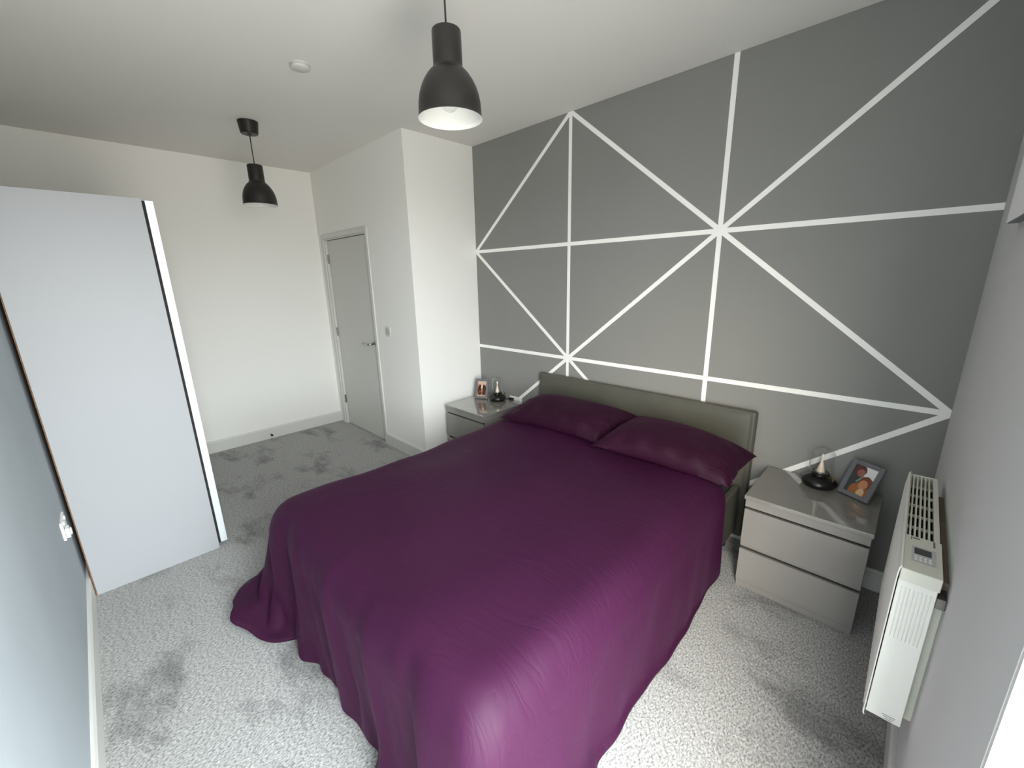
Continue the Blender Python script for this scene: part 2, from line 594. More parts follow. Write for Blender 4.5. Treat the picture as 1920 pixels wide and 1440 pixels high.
obj('side_rail', box(BX1 - 0.070, BX1 - 0.028, BYF + 0.06, -0.075, 0.09, 0.385), 'leather', bed, bevel=0.012, seg=3)
obj('side_rail', box(BX0 + 0.028, BX0 + 0.070, BYF + 0.06, -0.075, 0.09, 0.385), 'leather', bed, bevel=0.012, seg=3)
obj('foot_rail', box(BX0 + 0.028, BX1 - 0.028, BYF + 0.03, BYF + 0.08, 0.09, 0.385), 'leather', bed, bevel=0.012, seg=3)
for x in (BX0 + 0.08, BX1 - 0.08):
    for y in (BYF + 0.10, -0.13):
        obj('leg', MB().lathe([(0.022, 0), (0.028, 0.092)], (x, y, 0), 16, True, True), 'black2', bed)
mt = obj('mattress', box(BX0 + 0.072, BX1 - 0.072, BYF + 0.085, -0.09, 0.24, 0.50), 'mattress', bed, bevel=0.04, seg=4)
tg = MB()
for k in range(7):
    t = k / 6
    tg.v += [(BX1 - 0.068 + 0.016 * math.sin(t * 2.4), -0.44, 0.385 + 0.055 * t), (BX1 - 0.068 + 0.016 * math.sin(t * 2.4), -0.405, 0.385 + 0.055 * t)]
for k in range(6):
    tg.f.append((2 * k, 2 * k + 1, 2 * k + 3, 2 * k + 2))
obj('care_tag', tg, 'plastic', mt)


# duvet: a sheet let fall over the mattress until it hangs at rest
def drape():
    nu, nv = 101, 89
    lu, lv = 2.365, 2.050
    rng = np.random.RandomState(3)
    u = np.linspace(-lu / 2, lu / 2, nu)
    v = np.linspace(0, lv, nv)
    U, V = np.meshgrid(u, v, indexing='ij')
    cx, hw, yf_, zt, rad = 1.572, 0.772, BYF - 0.012, 0.550, 0.11
    # rounded corners: the square overhang at the foot is cut towards a quarter disc
    ea = np.clip(np.abs(U) - hw + 0.05, 0, None)
    eb = np.clip(V - (-0.43 - yf_) + 0.05, 0, None)
    da, db = lu / 2 - hw + 0.05, lv - (-0.43 - yf_) + 0.05
    k_ = 1.6
    U = U - k_ * np.sign(U) * ea * (1 - np.sqrt(1 - 0.5 * (eb / db) ** 2))
    V = V - k_ * eb * (1 - np.sqrt(1 - 0.5 * (ea / da) ** 2))
    P = np.stack([cx + U, -0.43 - V, np.full_like(U, zt + 0.012)], -1)
    flat = P[..., :2].copy()
    flat[..., 0] = cx + (flat[..., 0] - cx) * (1 + 0.07 * np.clip((V - 1.2) / 0.5, 0, 1))
    P[..., 2] += 0.004 * rng.rand(nu, nv)
    P[..., :2] += 0.002 * rng.randn(nu, nv, 2)
    du, dv = lu / (nu - 1), lv / (nv - 1)
    dg = 0.0
    Q = P.copy()
    head = P[:, 0].copy()

    def con(a, b, rest, k):
        # rest: lengths measured on the flat, slightly gathered sheet
        A, B = P[a], P[b]
        d = B - A
        n = np.sqrt((d * d).sum(-1, keepdims=True)) + 1e-9
        c = d * ((n - rest) / n * 0.5 * k)
        P[a] = A + c
        P[b] = B - c
    sl = slice
    jobs = []
    for o in (0, 1):
        e = (nu - 1 - o) // 2
        jobs.append(((sl(o, o + 2 * e, 2), sl(None)), (sl(o + 1, o + 1 + 2 * e, 2), sl(None)), du, 1.0))
        e = (nv - 1 - o) // 2
        jobs.append(((sl(None), sl(o, o + 2 * e, 2)), (sl(None), sl(o + 1, o + 1 + 2 * e, 2)), dv, 1.0))
        e = (nu - 1 - o) // 2
        jobs.append(((sl(o, o + 2 * e, 2), sl(0, nv - 1)), (sl(o + 1, o + 1 + 2 * e, 2), sl(1, nv)), dg, 0.35))
        jobs.append(((sl(o, o + 2 * e, 2), sl(1, nv)), (sl(o + 1, o + 1 + 2 * e, 2), sl(0, nv - 1)), dg, 0.35))
    for o in range(6):
        ia = np.arange(o, nu - 3, 6)
        jobs.append(((ia, sl(None)), (ia + 3, sl(None)), 3 * du, 0.10))
        ja = np.arange(o, nv - 3, 6)
        jobs.append(((sl(None), ja), (sl(None), ja + 3), 3 * dv, 0.10))
    jobs = [(a, b, np.sqrt(((flat[a] - flat[b]) ** 2).sum(-1, keepdims=True)), kk) for a, b, r, kk in jobs]
    steps = 260
    for it in range(steps):
        vel = (P - Q) * (0.975 if it < steps - 60 else 0.9)
        Q = P.copy()
        P += vel
        P[..., 2] -= 0.0016
        for k in range(5):
            for a, b, r, kk in jobs:
                con(a, b, r, kk)
            # collide with the rounded mattress block
            low = np.clip(1 - P[..., 2] / zt, 0, 1)
            cw = np.clip((np.abs(P[..., 0] - cx) - 0.50) / 0.25, 0, 1) * np.clip((-P[..., 1] - 1.80) / 0.28, 0, 1)
            qx = np.abs(P[..., 0] - cx) - (hw - rad) - low * (0.008 + 0.03 * cw)
            qy = -(P[..., 1] - yf_) + rad - low * (0.012 + 0.10 * cw)
            qz = P[..., 2] - (zt - rad)
            ox, oy, oz = np.maximum(qx, 0), np.maximum(qy, 0), np.maximum(qz, 0)
            dist = np.sqrt(ox ** 2 + oy ** 2 + oz ** 2)
            mxq = np.maximum(np.maximum(qx, qy), qz)
            inside = mxq <= 0
            nx_ = np.where(inside, (qx == mxq) * 1.0, ox / (dist + 1e-9)) * np.sign(P[..., 0] - cx)
            ny_ = -np.where(inside, (qy == mxq) * 1.0, oy / (dist + 1e-9))
            nz_ = np.where(inside, (qz == mxq) * 1.0, oz / (dist + 1e-9))
            sd = np.where(inside, mxq, dist) - rad
            hit = sd < 0
            push = np.where(hit, -sd, 0)
            P[..., 0] += nx_ * push
            P[..., 1] += ny_ * push
            P[..., 2] += nz_ * push
            # friction: cling to where it touched
            fr = hit[..., None] * np.where(nz_ > 0.8, 0.55, 0.12)[..., None]
            tang = P - Q
            nn = np.stack([nx_, ny_, nz_], -1)
            tang = tang - nn * (tang * nn).sum(-1, keepdims=True)
            P -= tang * fr
            np.maximum(P[..., 2], 0.014, out=P[..., 2])
            on = np.abs(P[:, 0, 0] - cx) < hw - 0.1
            P[on, 0] = head[on]
    return P


P = drape()
nu, nv = P.shape[:2]
# the stuffed corners stand a little off the floor
cwt = np.clip((np.abs(P[..., 0] - 1.572) - 0.55) / 0.2, 0, 1) * np.clip((-P[..., 1] - 1.95) / 0.2, 0, 1) * np.clip(1 - P[..., 2] / 0.5, 0, 1)
P[..., 2] += 0.075 * cwt
P[..., 0] -= 0.035 * cwt * np.sign(P[..., 0] - 1.572)
# hanging folds where the cover drops over the foot of the bed
zz = P[..., 2]
ft = np.clip((-P[..., 1] - 1.93) / 0.16, 0, 1) * np.clip((0.60 - zz) / 0.22, 0.0, 1)
sx = P[..., 0] + 0.28 * (zz - 0.3)
fold = 0.011 * np.sin(sx * 21 + 0.8 * np.sin(sx * 5.3)) + 0.009 * np.sin(sx * 37 + 1.9 + 1.2 * np.sin(sx * 3.1)) + 0.006 * np.sin(sx * 63 + zz * 9)
P[..., 1] -= (fold + 0.003) * ft
sf = np.clip((P[..., 0] - 2.22) / 0.10, 0, 1) * np.clip((0.50 - zz) / 0.2, 0, 1)
sy = P[..., 1] - 0.5 * (zz - 0.3)
P[..., 0] += (0.006 * np.sin(sy * 13 + 1.4 * np.sin(sy * 4.1)) + 0.003 * np.sin(sy * 31 + zz * 12) + 0.005) * sf
# filling: soft puffs between the mattress and the cover
xx, yy = P[..., 0], P[..., 1]
puff = 0.011 * np.sin(xx * 5.1 + 0.7 * np.sin(yy * 3)) * np.sin(yy * 4.3 + 1.1) + 0.007 * np.sin(xx * 11 + yy * 7) * np.sin(yy * 9 - xx * 3)
P[..., 2] += (puff + 0.012) * np.clip((P[..., 2] - 0.45) / 0.08, 0, 1)
mb = MB()
mb.v = [tuple(q) for q in P.reshape(-1, 3)]
mb.f = [(i * nv + j, (i + 1) * nv + j, (i + 1) * nv + j + 1, i * nv + j + 1) for i in range(nu - 1) for j in range(nv - 1)]
dv_ = obj('duvet', mb, 'duvet', smooth=True, origin=(1.572, -1.3, 0.0))
tag(dv_, 'plum purple cotton duvet draped over the bed and down its sides', 'duvet')
sm = dv_.modifiers.new('smooth', 'SMOOTH')
sm.factor = 0.5
sm.iterations = 3
so = dv_.modifiers.new('solid', 'SOLIDIFY')
so.thickness = 0.022
so.offset = 0.0
ss = dv_.modifiers.new('sub', 'SUBSURF')
ss.levels = 1
ss.render_levels = 1


# pillows
def pillow(fl, fr, br, bl, thick, seed, label):
    fl, fr, br, bl = [Vector(q) for q in (fl, fr, br, bl)]
    ctr = (fl + fr + br + bl) / 4
    n = 44
    k = 30
    nrm = (fr - fl).cross(bl - fl).normalized()
    rs = random.Random(seed)
    ph = [rs.uniform(0, 6.28) for _ in range(10)]
    top, bot = [], []
    for j in range(k + 1):
        for i in range(n + 1):
            s, t = i / n, j / k
            # gathered sides pull inwards between the corners
            s2 = s + 0.022 * math.sin(pi * t) * (1 - 2 * s) * abs(2 * s - 1) ** 2
            t2 = t + 0.05 * math.sin(pi * s) * (1 - 2 * t) * abs(2 * t - 1) ** 2
            p = fl * (1 - s2) * (1 - t2) + fr * s2 * (1 - t2) + br * s2 * t2 + bl * (1 - s2) * t2
            a, b = abs(2 * s - 1), abs(2 * t - 1)
            e = (max(0, 1 - a ** 2.6)) ** 0.55 * (max(0, 1 - b ** 2.4)) ** 0.55
            edge = max(a, b)
            wr_ = 0.007 * math.sin(s * 31 + ph[0] + 3 * t) * max(0, 1 - abs(t - 0.12) / 0.3) * min(1, 8 * t)
            wr_ += 0.006 * math.sin(t * 24 + ph[1] + 4 * s) * max(0, a - 0.55) * 2 * min(1, 6 * (1 - a))
            wr_ += 0.008 * math.sin(s * 7 + ph[2]) * math.sin(t * 6 + ph[3]) * e
            fl_ = 0.006 * math.sin(s * 17 + ph[4]) * (edge > 0.97) + 0.006 * math.sin(t * 13 + ph[5]) * (edge > 0.97)
            top.append(p + nrm * (thick * e + wr_ + fl_))
            bot.append(p - nrm * (thick * 0.22 * e - fl_ * 1.0))
    mb = MB()
    mb.v = [tuple(q) for q in top + bot]
    o = len(top)
    for j in range(k):
        for i in range(n):
            a = j * (n + 1) + i
            mb.f.append((a, a + 1, a + n + 2, a + n + 1))
            mb.f.append((o + a, o + a + n + 1, o + a + n + 2, o + a + 1))
    pil = obj('pillow', mb, 'pillow', smooth=True, origin=(ctr.x, ctr.y, min(fl.z, fr.z)))
    bm = bmesh.new()
    bm.from_mesh(pil.data)
    bmesh.ops.remove_doubles(bm, verts=bm.verts, dist=0.0004)
    bmesh.ops.recalc_face_normals(bm, faces=bm.faces)
    bm.to_mesh(pil.data)
    bm.free()
    q = pil.modifiers.new('sub', 'SUBSURF')
    q.levels = 1
    q.render_levels = 1
    return tag(pil, label, 'pillow', 'purple pillows against the headboard')


pillow((0.855, -0.590, 0.592), (1.63, -0.525, 0.598), (1.73, -0.165, 0.690), (0.875, -0.155, 0.672), 0.108, 4,
       'plum purple pillow on the side of the bed nearer the door')
pillow((1.650, -0.625, 0.614), (2.395, -0.575, 0.596), (2.425, -0.215, 0.645), (1.715, -0.165, 0.695), 0.112, 9,
       'plum purple pillow with pointed corner on the side nearer the radiator')


# ------------------------------------------------------------------ nightstands
def nightstand(x0, x1, yfr, yb, label):
    t = thing('nightstand', label, 'nightstand', ((x0 + x1) / 2, (yfr + yb) / 2, 0), 'grey nightstands beside the bed')
    zt = 0.520
    obj('top', box(x0 - 0.005, x1 + 0.005, yfr - 0.004, yb, zt - 0.021, zt), 'gloss_top', t, bevel=0.002)
    g = MB().box(x0, x0 + 0.018, yfr + 0.019, yb, 0, zt - 0.021).box(x1 - 0.018, x1, yfr + 0.019, yb, 0, zt - 0.021)
    g.box(x0 + 0.018, x1 - 0.018, yb - 0.01, yb, 0.02, zt - 0.021)
    g.box(x0 + 0.018, x1 - 0.018, yfr + 0.03, yb - 0.01, 0.02, 0.036)
    obj('carcass', g, 'gloss', t, bevel=0.0015)
    obj('top_rail', box(x0 + 0.001, x1 - 0.001, yfr + 0.002, yfr + 0.030, zt - 0.061, zt - 0.0215), 'gloss', t, bevel=0.0015)
    obj('shadow_gap', box(x0 + 0.001, x1 - 0.001, yfr + 0.0182, yfr + 0.0188, 0.03, zt - 0.055), 'dark', t)
    obj('plinth', box(x0 + 0.002, x1 - 0.002, yfr + 0.012, yfr + 0.029, 0.0, 0.032), 'gloss', t, bevel=0.0015)
    for z0, z1 in ((0.236, 0.447), (0.034, 0.224)):
        # drawer front with a finger grip chamfer along its lower edge
        ln_ = yfr
        prof = [(ln_, z0 + 0.024), (ln_, z1), (ln_ + 0.018, z1), (ln_ + 0.018, z0), (ln_ + 0.008, z0)]
        dwr = obj('drawer', MB().prism(prof, 'x', x0 + 0.0015, x1 - 0.0015), 'gloss', t, bevel=0.0015)
        obj('drawer_box', MB().box(x0 + 0.022, x1 - 0.022, yfr + 0.0305, yb - 0.03, z0 + 0.02, z0 + 0.03), 'dark', dwr)
    return t


nightstand(2.441, 2.916, -0.442, -0.018, 'grey gloss two drawer nightstand standing between bed and radiator')
nightstand(0.101, 0.576, -0.502, -0.018, 'grey gloss two drawer nightstand in the corner by the white wall')


# ------------------------------------------------------------------ bedside lamps
def bedside_lamp(c, label, keydir):
    t = thing('bedside_lamp', label, 'lamp', c, 'glass domed bedside lamps')
    base = [(0.052, 0.0), (0.066, 0.004), (0.074, 0.016), (0.075, 0.026), (0.070, 0.036), (0.058, 0.046), (0.042, 0.053), (0.036, 0.055)]
    obj('base', MB().lathe(base, c, 48, True, True), 'black2', t, smooth=True)
    obj('collar', MB().lathe([(0.036, 0.054), (0.039, 0.057), (0.039, 0.072), (0.036, 0.075), (0.028, 0.075), (0.027, 0.069), (0.0, 0.069)], c, 40), 'black2', t, smooth=False)
    r, h0, h1 = 0.050, 0.080, 0.172
    dome = [(0.037, 0.074), (0.044, 0.0755), (r - 0.001, h0), (r + 0.001, h0 + 0.03), (r, h1 - 0.01)] + [(r * math.cos(a), h1 - 0.008 + 0.046 * math.sin(a)) for a in [k * pi / 2 / 9 for k in range(1, 10)]]
    inner = [(max(0.0001, q - 0.002), z - (0.002 if q < 0.02 else 0)) for q, z in reversed(dome)]
    obj('glass_dome', MB().lathe(dome, c, 40), 'glass', t, smooth=True)
    obj('light_cone', MB().lathe([(0.019, 0.069), (0.018, 0.076), (0.013, 0.100), (0.008, 0.122), (0.0045, 0.130), (0.0042, 0.158), (0.0065, 0.162), (0.0055, 0.168), (0.0002, 0.171)], c, 28), 'cone', t, smooth=True)
    obj('ring', MB().lathe([(0.019, 0.069), (0.024, 0.071), (0.024, 0.076), (0.019, 0.078)], c, 28), 'chrome', t, smooth=True)
    kx, ky = keydir
    p0 = Vector(c) + Vector((kx * 0.037, ky * 0.037, 0.063))
    p1 = p0 + Vector((kx, ky, 0)) * 0.030
    obj('key', MB().tube([p0, p1], 0.0022, 8).tube([p1 + Vector((0, 0, -0.010)), p1 + Vector((0, 0, 0.010))], [0.0045, 0.0045], 8), 'brass', t)
    return t


bedside_lamp((2.676, -0.094, 0.520), 'black based glass dome lamp standing between bed and radiator photo frame', (0.85, -0.52))
bedside_lamp((0.345, -0.118, 0.520), 'black based glass dome lamp on the corner nightstand by the white wall', (0.8, 0.6))


# ------------------------------------------------------------------ photo frames
def photo_frame(p0, p1, h, lean, label, painter, z):
    """p0->p1: front bottom edge on the nightstand; lean: how far the top goes back"""
    p0, p1 = Vector(p0 + (z,)), Vector(p1 + (z,))
    w = (p1 - p0).length
    ex = (p1 - p0).normalized()
    back = Vector((-ex.y, ex.x, 0))
    ez = (Vector((0, 0, 1)) * h + back * lean).normalized()
    hh = math.hypot(h, lean)
    ny = ex.cross(ez)          # points to the front (towards -back) or behind
    if ny.dot(back) > 0:
        ny = -ny
    t = thing('photo_frame', label, 'photo frame', (p0 + p1) / 2, 'photo frames on the nightstands')
    lift = 0.016 * lean / hh + 0.0005

    def Pt(a, b, d):
        return p0 + ex * a + ez * b + ny * d + Vector((0, 0, lift))

    def slab(a0, a1, b0, b1, d0, d1):
        m = MB()
        q = [Pt(a, b, d) for d in (d0, d1) for b in (b0, b1) for a in (a0, a1)]
        return m.add(q, [(0, 2, 3, 1), (4, 5, 7, 6), (0, 1, 5, 4), (2, 6, 7, 3), (0, 4, 6, 2), (1, 3, 7, 5)])
    m_ = 0.021
    g = slab(0, m_, 0, hh, -0.016, 0)
    for s in (slab(w - m_, w, 0, hh, -0.016, 0), slab(m_, w - m_, 0, m_, -0.016, 0), slab(m_, w - m_, hh - m_, hh, -0.016, 0)):
        g.add(s.v, s.f)
    obj('moulding', g, 'frame', t, bevel=0.0015)
    obj('backing', slab(0.004, w - 0.004, 0.004, hh - 0.004, -0.02, -0.0162), 'dark', t)
    # printed picture
    nx_, ny_ = 44, 60
    pm = MB()
    cols = []
    a0, a1, b0, b1 = m_ - 0.001, w - m_ + 0.001, m_ - 0.001, hh - m_ + 0.001
    for j in range(ny_ + 1):
        for i in range(nx_ + 1):
            s, r = i / nx_, j / ny_
            pm.v.append(tuple(Pt(a0 + (a1 - a0) * s, b0 + (b1 - b0) * r, -0.006)))
            cols.append(lin(painter(s, r)))
    for j in range(ny_):
        for i in range(nx_):
            a = j * (nx_ + 1) + i
            pm.f.append((a, a + 1, a + nx_ + 2, a + nx_ + 1))
    o = obj('picture', pm, 'print', t)
    ca = o.data.color_attributes.new('print', 'FLOAT_COLOR', 'POINT')
    for i, c in enumerate(cols):
        ca.data[i].color = c
    # strut at the back
    top = (p0 + p1) / 2 + ez * hh * 0.62 - ny * 0.020 + Vector((0, 0, lift))
    foot = (p0 + p1) / 2 + back * (lean * 0.62 + 0.042)
    e = ex * 0.018
    th_ = Vector((0, 0, 0.003))
    st = MB().add([top - e, top + e, foot + e, foot - e, top - e + th_, top + e + th_, foot + e + th_, foot - e + th_],
                  [(0, 1, 2, 3), (7, 6, 5, 4), (0, 4, 5, 1), (1, 5, 6, 2), (2, 6, 7, 3), (3, 7, 4, 0)])
    obj('strut', st, 'dark', t)
    return t


def ell(s, r, cx, cy, a, b):
    return ((s - cx) / a) ** 2 + ((r - cy) / b) ** 2 < 1


def picture_two_people(s, r):
    c = (226, 224, 222) if r > 0.62 else (120, 112, 104)
    if s < 0.30:
        c = (58, 62, 60)
    if ell(s, r, 0.22, 0.42, 0.42, 0.34):
        c = (54, 62, 62)                       # dark jacket
    if abs((s - 0.5) - (r - 0.62) * 0.8) < 0.05 and 0.4 < r < 0.66:
        c = (120, 132, 122)
    if ell(s, r, 0.30, 0.82, 0.25, 0.20):
        c = (92, 48, 48)                       # dark red hat
    if ell(s, r, 0.36, 0.74, 0.17, 0.13):
        c = (150, 92, 82)
    if ell(s, r, 0.62, 0.12, 0.46, 0.30):
        c = (150, 92, 52)
    if ell(s, r, 0.72, 0.46, 0.27, 0.23):
        c = (116, 62, 40)                      # brown hair
    if ell(s, r, 0.66, 0.38, 0.19, 0.17):
        c = (186, 126, 92)
    if ell(s, r, 0.70, 0.08, 0.16, 0.16):
        c = (206, 170, 132)
    return c


def picture_couple(s, r):
    c = (168, 128, 104)
    if r > 0.78:
        c = (196, 170, 150)
    if ell(s, r, 0.30, 0.40, 0.27, 0.34) or ell(s, r, 0.76, 0.40, 0.24, 0.34):
        c = (72, 44, 34)
    if ell(s, r, 0.34, 0.60, 0.13, 0.14) or ell(s, r, 0.68, 0.60, 0.12, 0.14):
        c = (52, 30, 26)
    if ell(s, r, 0.50, 0.62, 0.10, 0.16):
        c = (226, 190, 160)
    if ell(s, r, 0.52, 0.36, 0.09, 0.12):
        c = (176, 110, 84)
    if ell(s, r, 0.28, 0.30, 0.14, 0.10):
        c = (112, 58, 44)
    if r < 0.10:
        c = (186, 150, 130)
    return c


photo_frame((2.752, -0.116), (2.872, -0.178), 0.158, 0.085, 'grey photo frame tilted back beside the radiator lamp, two people outdoors', picture_two_people, 0.520)
photo_frame((0.150, -0.222), (0.262, -0.168), 0.170, 0.055, 'grey photo frame in the corner against the white wall, couple portrait', picture_couple, 0.520)

# ------------------------------------------------------------------ sockets
sk = thing('wall_socket', 'white double wall socket on the grey wall beside the headboard', 'socket', (0.46, 0, 0.50))
obj('plate', box(0.388, 0.534, -0.010, -0.0, 0.462, 0.548), 'plastic', sk, bevel=0.003)
for x in (0.418, 0.492):
    obj('switch', box(x, x + 0.014, -0.014, -0.009, 0.522, 0.538), 'plastic', sk, bevel=0.001)
pg = thing('lamp_plug', 'black plug and cable leading to the corner lamp', 'plug', (0.43, -0.011, 0.515))
obj('plug_body', box(0.402, 0.446, -0.040, -0.0105, 0.521, 0.537), 'black2', pg, bevel=0.004)
obj('cable', MB().tube([(0.402, -0.03, 0.528), (0.395, -0.035, 0.5245), (0.385, -0.045, 0.5235), (0.378, -0.062, 0.5235)], 0.0028, 8), 'rubber', pg, smooth=True)

s2 = thing('wall_socket', 'white double wall socket with a white plug behind the wardrobe edge', 'socket', (0.27, -D, 0.52))
obj('plate', box(0.197, 0.343, -D, -D + 0.010, 0.475, 0.561), 'plastic', s2, bevel=0.003)
for x in (0.232, 0.300):
    obj('switch', box(x, x + 0.014, -D + 0.009, -D + 0.015, 0.538, 0.554), 'plastic', s2, bevel=0.001)
p2 = tag(obj('mains_plug', MB().box(0.296, 0.338, -D + 0.0105, -D + 0.024, 0.482, 0.528).box(0.306, 0.328, -D + 0.024, -D + 0.030, 0.490, 0.520), 'plastic', origin=(0.317, -D + 0.01, 0.50), bevel=0.004), 'white mains plug pushed into the socket near the wardrobe', 'plug')


# ------------------------------------------------------------------ pendant lamps
def pendant(x, y, label):
    t = thing('pendant_lamp', label, 'lamp', (x, y, H), 'black pendant lamps')
    c = (x, y, 0)
    obj('ceiling_rose', MB().lathe([(0.0, H - 0.085), (0.012, H - 0.085), (0.014, H - 0.080), (0.050, H - 0.078), (0.054, H - 0.074), (0.063, H - 0.004), (0.063, H - 0.0005), (0.0, H - 0.0005)], c, 48), 'black', t, bevel=0.0)
    zr = 2.108
    obj('cord', MB().tube([(x, y, H - 0.08), (x, y, zr + 0.262)], 0.0032, 10), 'rubber', t, smooth=True)
    out = [(0.1105, 0.0), (0.109, 0.004), (0.1075, 0.012), (0.107, 0.03), (0.1055, 0.05), (0.101, 0.072), (0.0935, 0.094), (0.083, 0.114),
           (0.072, 0.130), (0.063, 0.140), (0.0595, 0.1425), (0.0560, 0.1465), (0.0510, 0.151), (0.0495, 0.156), (0.0490, 0.165), (0.0485, 0.255), (0.047, 0.260), (0.043, 0.262), (0.006, 0.2625), (0.006, 0.27)]
    sh = obj('shade', MB().lathe([(r, zr + z) for r, z in out], c, 72), 'black', t, smooth=True)
    inn = [(0.1105, 0.0), (0.1085, 0.0005), (0.1055, 0.012), (0.105, 0.03), (0.1035, 0.05), (0.099, 0.071), (0.0915, 0.092), (0.081, 0.112), (0.069, 0.129), (0.06, 0.138), (0.048, 0.150), (0.046, 0.158), (0.046, 0.20), (0.0, 0.201)]
    obj('shade_lining', MB().lathe([(r, zr + z) for r, z in inn], c, 72), 'lining', sh, smooth=True)
    bl = [(0.0002, 0.022), (0.012, 0.024), (0.022, 0.031), (0.029, 0.043), (0.030, 0.055), (0.026, 0.070), (0.018, 0.088), (0.0135, 0.10)]
    bu = obj('bulb', MB().lathe([(r, zr + z) for r, z in bl], c, 32), 'glass', t, smooth=True)
    obj('bulb_cap', MB().lathe([(0.0137, 0.098), (0.0137, 0.128), (0.018, 0.130), (0.018, 0.20)], (x, y, zr), 24), 'chrome', bu, smooth=True)
    obj('filament', MB().tube([(x - 0.007, y, zr + 0.10), (x - 0.009, y, zr + 0.058), (x, y + 0.003, zr + 0.05), (x + 0.009, y, zr + 0.058), (x + 0.007, y, zr + 0.10)], 0.0022, 6), 'brass', bu, smooth=True)
    return t


pendant(1.634, -1.514, 'black bell shaped pendant lamp hanging directly above the bed')
pendant(-0.585, -1.505, 'black bell shaped pendant lamp hanging between wardrobe and pale door')

sd = thing('smoke_detector', 'small round white smoke detector on the ceiling between the pendants', 'smoke detector', (0.452, -1.525, H))
MT['detector'] = mat('dull_white_plastic', (205, 203, 198), 0.6)
obj('base', MB().lathe([(0.049, H), (0.049, H - 0.006), (0.0, H - 0.006)], (0.452, -1.525, 0), 40), 'detector', sd)
obj('cap', MB().lathe([(0.043, H - 0.006), (0.045, H - 0.010), (0.044, H - 0.018), (0.038, H - 0.021), (0.0, H - 0.022)], (0.452, -1.525, 0), 40), 'detector', sd, smooth=True)

# ------------------------------------------------------------------ wardrobe
wx1, wx0, wyb, wyf, wzt = 0.055, -1.46, -2.768, -2.228, 1.990
wa = thing('wardrobe', 'tall white wardrobe with sliding door edge seen from its side', 'wardrobe', ((wx0 + wx1) / 2, (wyb + wyf) / 2, 0))
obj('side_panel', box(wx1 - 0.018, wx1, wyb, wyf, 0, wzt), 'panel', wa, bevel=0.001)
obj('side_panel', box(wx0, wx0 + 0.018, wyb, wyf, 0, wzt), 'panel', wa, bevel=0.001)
obj('edge_strip', box(wx1 - 0.0175, wx1 - 0.0005, wyb - 0.0045, wyb, 0.004, wzt), 'chip', wa)
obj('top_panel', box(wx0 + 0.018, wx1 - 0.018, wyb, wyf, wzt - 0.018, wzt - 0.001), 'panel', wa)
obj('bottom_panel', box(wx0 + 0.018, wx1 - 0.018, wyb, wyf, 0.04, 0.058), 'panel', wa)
obj('back_panel', box(wx0 + 0.018, wx1 - 0.018, wyb, wyb + 0.004, 0.0, wzt - 0.018), 'chip', wa)
obj('plinth', box(wx0 + 0.018, wx1 - 0.018, wyf - 0.03, wyf - 0.012, 0.0, 0.04), 'panel', wa)
obj('top_track', box(wx0, wx1 - 0.035, wyf, wyf + 0.010, wzt - 0.05, wzt - 0.012), 'steel', wa)
obj('bottom_track', box(wx0, wx1 - 0.035, wyf, wyf + 0.010, 0.026, 0.048), 'steel', wa)
mid = (wx0 + wx1) / 2
obj('gap_shade_strip', box(wx1 - 0.03, wx1 - 0.006, wyf, wyf + 0.0118, 0.03, wzt - 0.010), 'dark', wa)  # added strip, its black stands in for shade between panel and stile
for xa, xb, ya in ((mid - 0.03, wx1 - 0.001, wyf + 0.012), (wx0, mid + 0.03, wyf - 0.014)):
    dl = obj('sliding_door', box(xa + 0.03, xb - 0.03, ya + 0.004, ya + 0.016, 0.04, wzt - 0.015), 'panel', wa)
    wdt = 0.034 if xb > mid + 0.1 else 0.014
    for q0, q1 in ((xa, xa + 0.03), (xb - 0.03, xb)):
        obj('stile', box(q0, q1, ya, ya + wdt, 0.032, wzt - 0.008), 'alu', dl, bevel=0.002)

# ------------------------------------------------------------------ radiator
ry0, ry1 = -1.157, -0.430
ra = thing('radiator', 'white electric panel radiator with ribbed front and top grille on the window wall', 'radiator', (W, (ry0 + ry1) / 2, 0.33))
# ribbed front sheet: corrugated along the wall, rolled back at the top
pm = MB()
ny_ = 240
zs = [(0.312, 0.003), (0.318, 0.0), (0.55, 0.0), (0.780, 0.0), (0.800, 0.0005), (0.814, 0.002), (0.820, 0.005)]
for j, (z, bk) in enumerate(zs):
    for i in range(ny_ + 1):
        y = ry0 - 0.002 + (ry1 - ry0 + 0.004) * i / ny_
        edge = min(1, min(i, ny_ - i) / 8)
        rib = (0.0022 if z < 0.79 else 0.0) * max(-0.4, math.sin(2 * pi * (y - ry0) / 0.0303)) * edge
        pm.v.append((2.9745 - rib + bk, y, z))
for j in range(len(zs) - 1):
    for i in range(ny_):
        a = j * (ny_ + 1) + i
        pm.f.append((a, a + 1, a + ny_ + 2, a + ny_ + 1))
fp = obj('front_panel', pm, 'rad', ra, smooth=True)
sol = fp.modifiers.new('solid', 'SOLIDIFY')
sol.thickness = 0.003
sol.offset = 0
obj('core', box(2.984, 3.046, ry0 + 0.006, ry1 - 0.006, 0.336, 0.765), 'dark', ra)
obj('back_sheet', box(3.047, 3.0535, ry0 + 0.006, ry1, 0.331, 0.806), 'rad', ra, bevel=0.001)
e = obj('end_panel', box(2.9785, 3.0525, ry0, ry0 + 0.005, 0.328, 0.782), 'rad', ra, bevel=0.0015)
for k in range(8):
    x = 2.9880 + k * 0.0078
    obj('rib', MB().tube([(x, ry0 + 0.0012, 0.60), (x, ry0 - 0.0004, 0.64), (x, ry0 - 0.0004, 0.752), (x, ry0 + 0.0012, 0.762)], 0.0016, 8), 'rad', e, smooth=True)
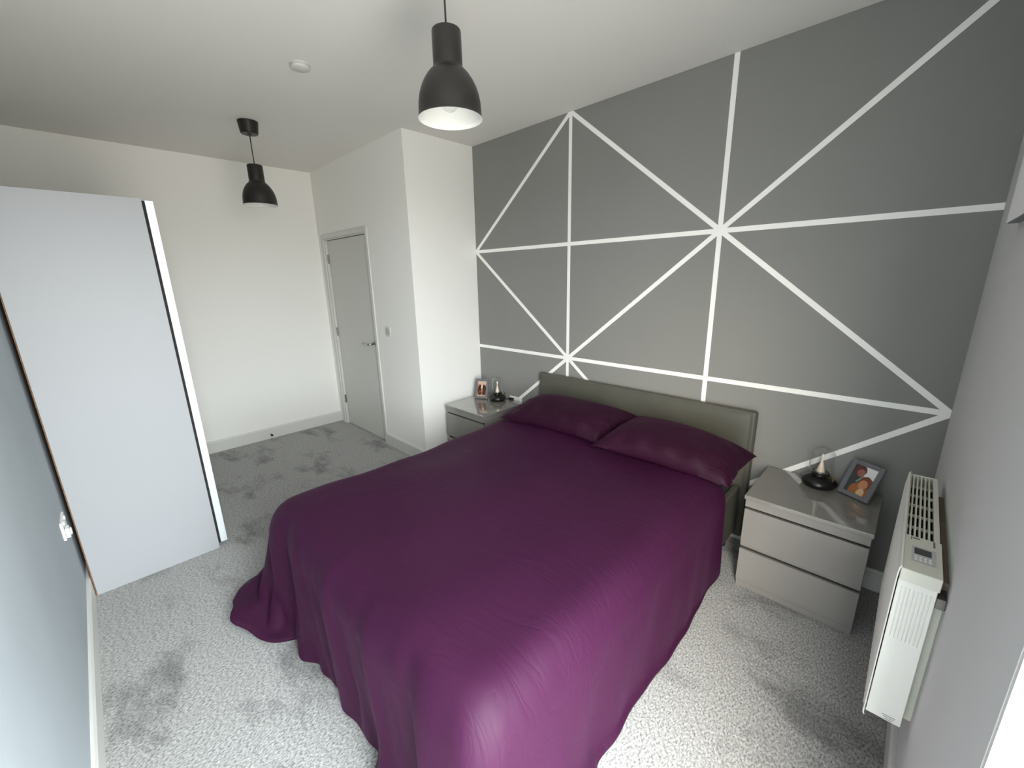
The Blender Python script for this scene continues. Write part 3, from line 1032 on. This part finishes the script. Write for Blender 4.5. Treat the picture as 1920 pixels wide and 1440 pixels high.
for k in range(3):
    obj('print_line', box(3.012 + k * 0.003, 3.040 - k * 0.002, ry0 - 0.0005, ry0 + 0.001, 0.345 - k * 0.006, 0.3465 - k * 0.006), 'ink', e)
obj('end_panel', box(2.9815, 3.0525, ry1 - 0.005, ry1, 0.328, 0.813), 'rad', ra, bevel=0.0015)
# top grille
gr = obj('top_grille', MB().box(2.979, 2.984, -0.956, ry1 - 0.005, 0.795, 0.812).box(3.041, 3.0535, -0.956, ry1 - 0.005, 0.795, 0.812), 'rad2', ra, bevel=0.001)
for k in range(5):
    x = 2.9905 + k * 0.0102
    obj('slat', box(x - 0.0022, x + 0.0022, -0.956, ry1 - 0.005, 0.797, 0.811), 'rad2', gr, bevel=0.0008)
for k in range(5):
    y = -0.53 - k * 0.085
    obj('cross_bar', box(2.983, 3.042, y - 0.0018, y + 0.0018, 0.796, 0.805), 'rad2', gr)
# control unit
cu = obj('control_unit', box(2.979, 3.056, ry0 - 0.001, -0.956, 0.778, 0.8155), 'rad2', ra, bevel=0.002)
obj('keypad', box(2.996, 3.044, -1.104, -1.018, 0.8150, 0.8162), 'keypad', cu)
obj('display', box(3.001, 3.035, -1.061, -1.027, 0.8160, 0.8168), 'lcd', cu)
for i in range(4):
    for j in range(2):
        obj('button', box(3.0015 + i * 0.0092, 3.0075 + i * 0.0092, -1.082 - j * 0.014, -1.072 - j * 0.014, 0.8160, 0.8170), 'plastic', cu)
for a in ((2.9965, 3.0115, -0.9725, -0.9665), (2.9925, 2.995, -0.980, -0.963), (3.0385, 3.0425, -0.997, -0.961)):
    obj('print_mark', box(a[0], a[1], a[2], a[3], 0.8150, 0.8159), 'ink', cu)
# what holds it off the wall
obj('wall_bracket', box(3.0535, W, -1.118, -0.47, 0.330, 0.716), 'rad2', ra, bevel=0.002)
for ya in (-1.150, -0.508):
    obj('bracket_hook', box(3.0535, W, ya, ya + 0.038, 0.728, 0.758), 'steel', ra, bevel=0.002)
obj('batten', box(3.060, W, -1.108, -0.525, 0.762, 0.784), 'wood', ra)

# ------------------------------------------------------------------ canvas on the window wall
cv = thing('wall_canvas', 'blank white canvas hung high on the window wall above the radiator', 'canvas', (W, -0.80, 1.70))
obj('stretched_face', box(3.047, 3.0495, -1.05, -0.556, 1.700, 2.10), 'canvas', cv)
obj('stretcher_frame', box(3.0495, W, -1.048, -0.558, 1.698, 2.098), 'frame', cv)
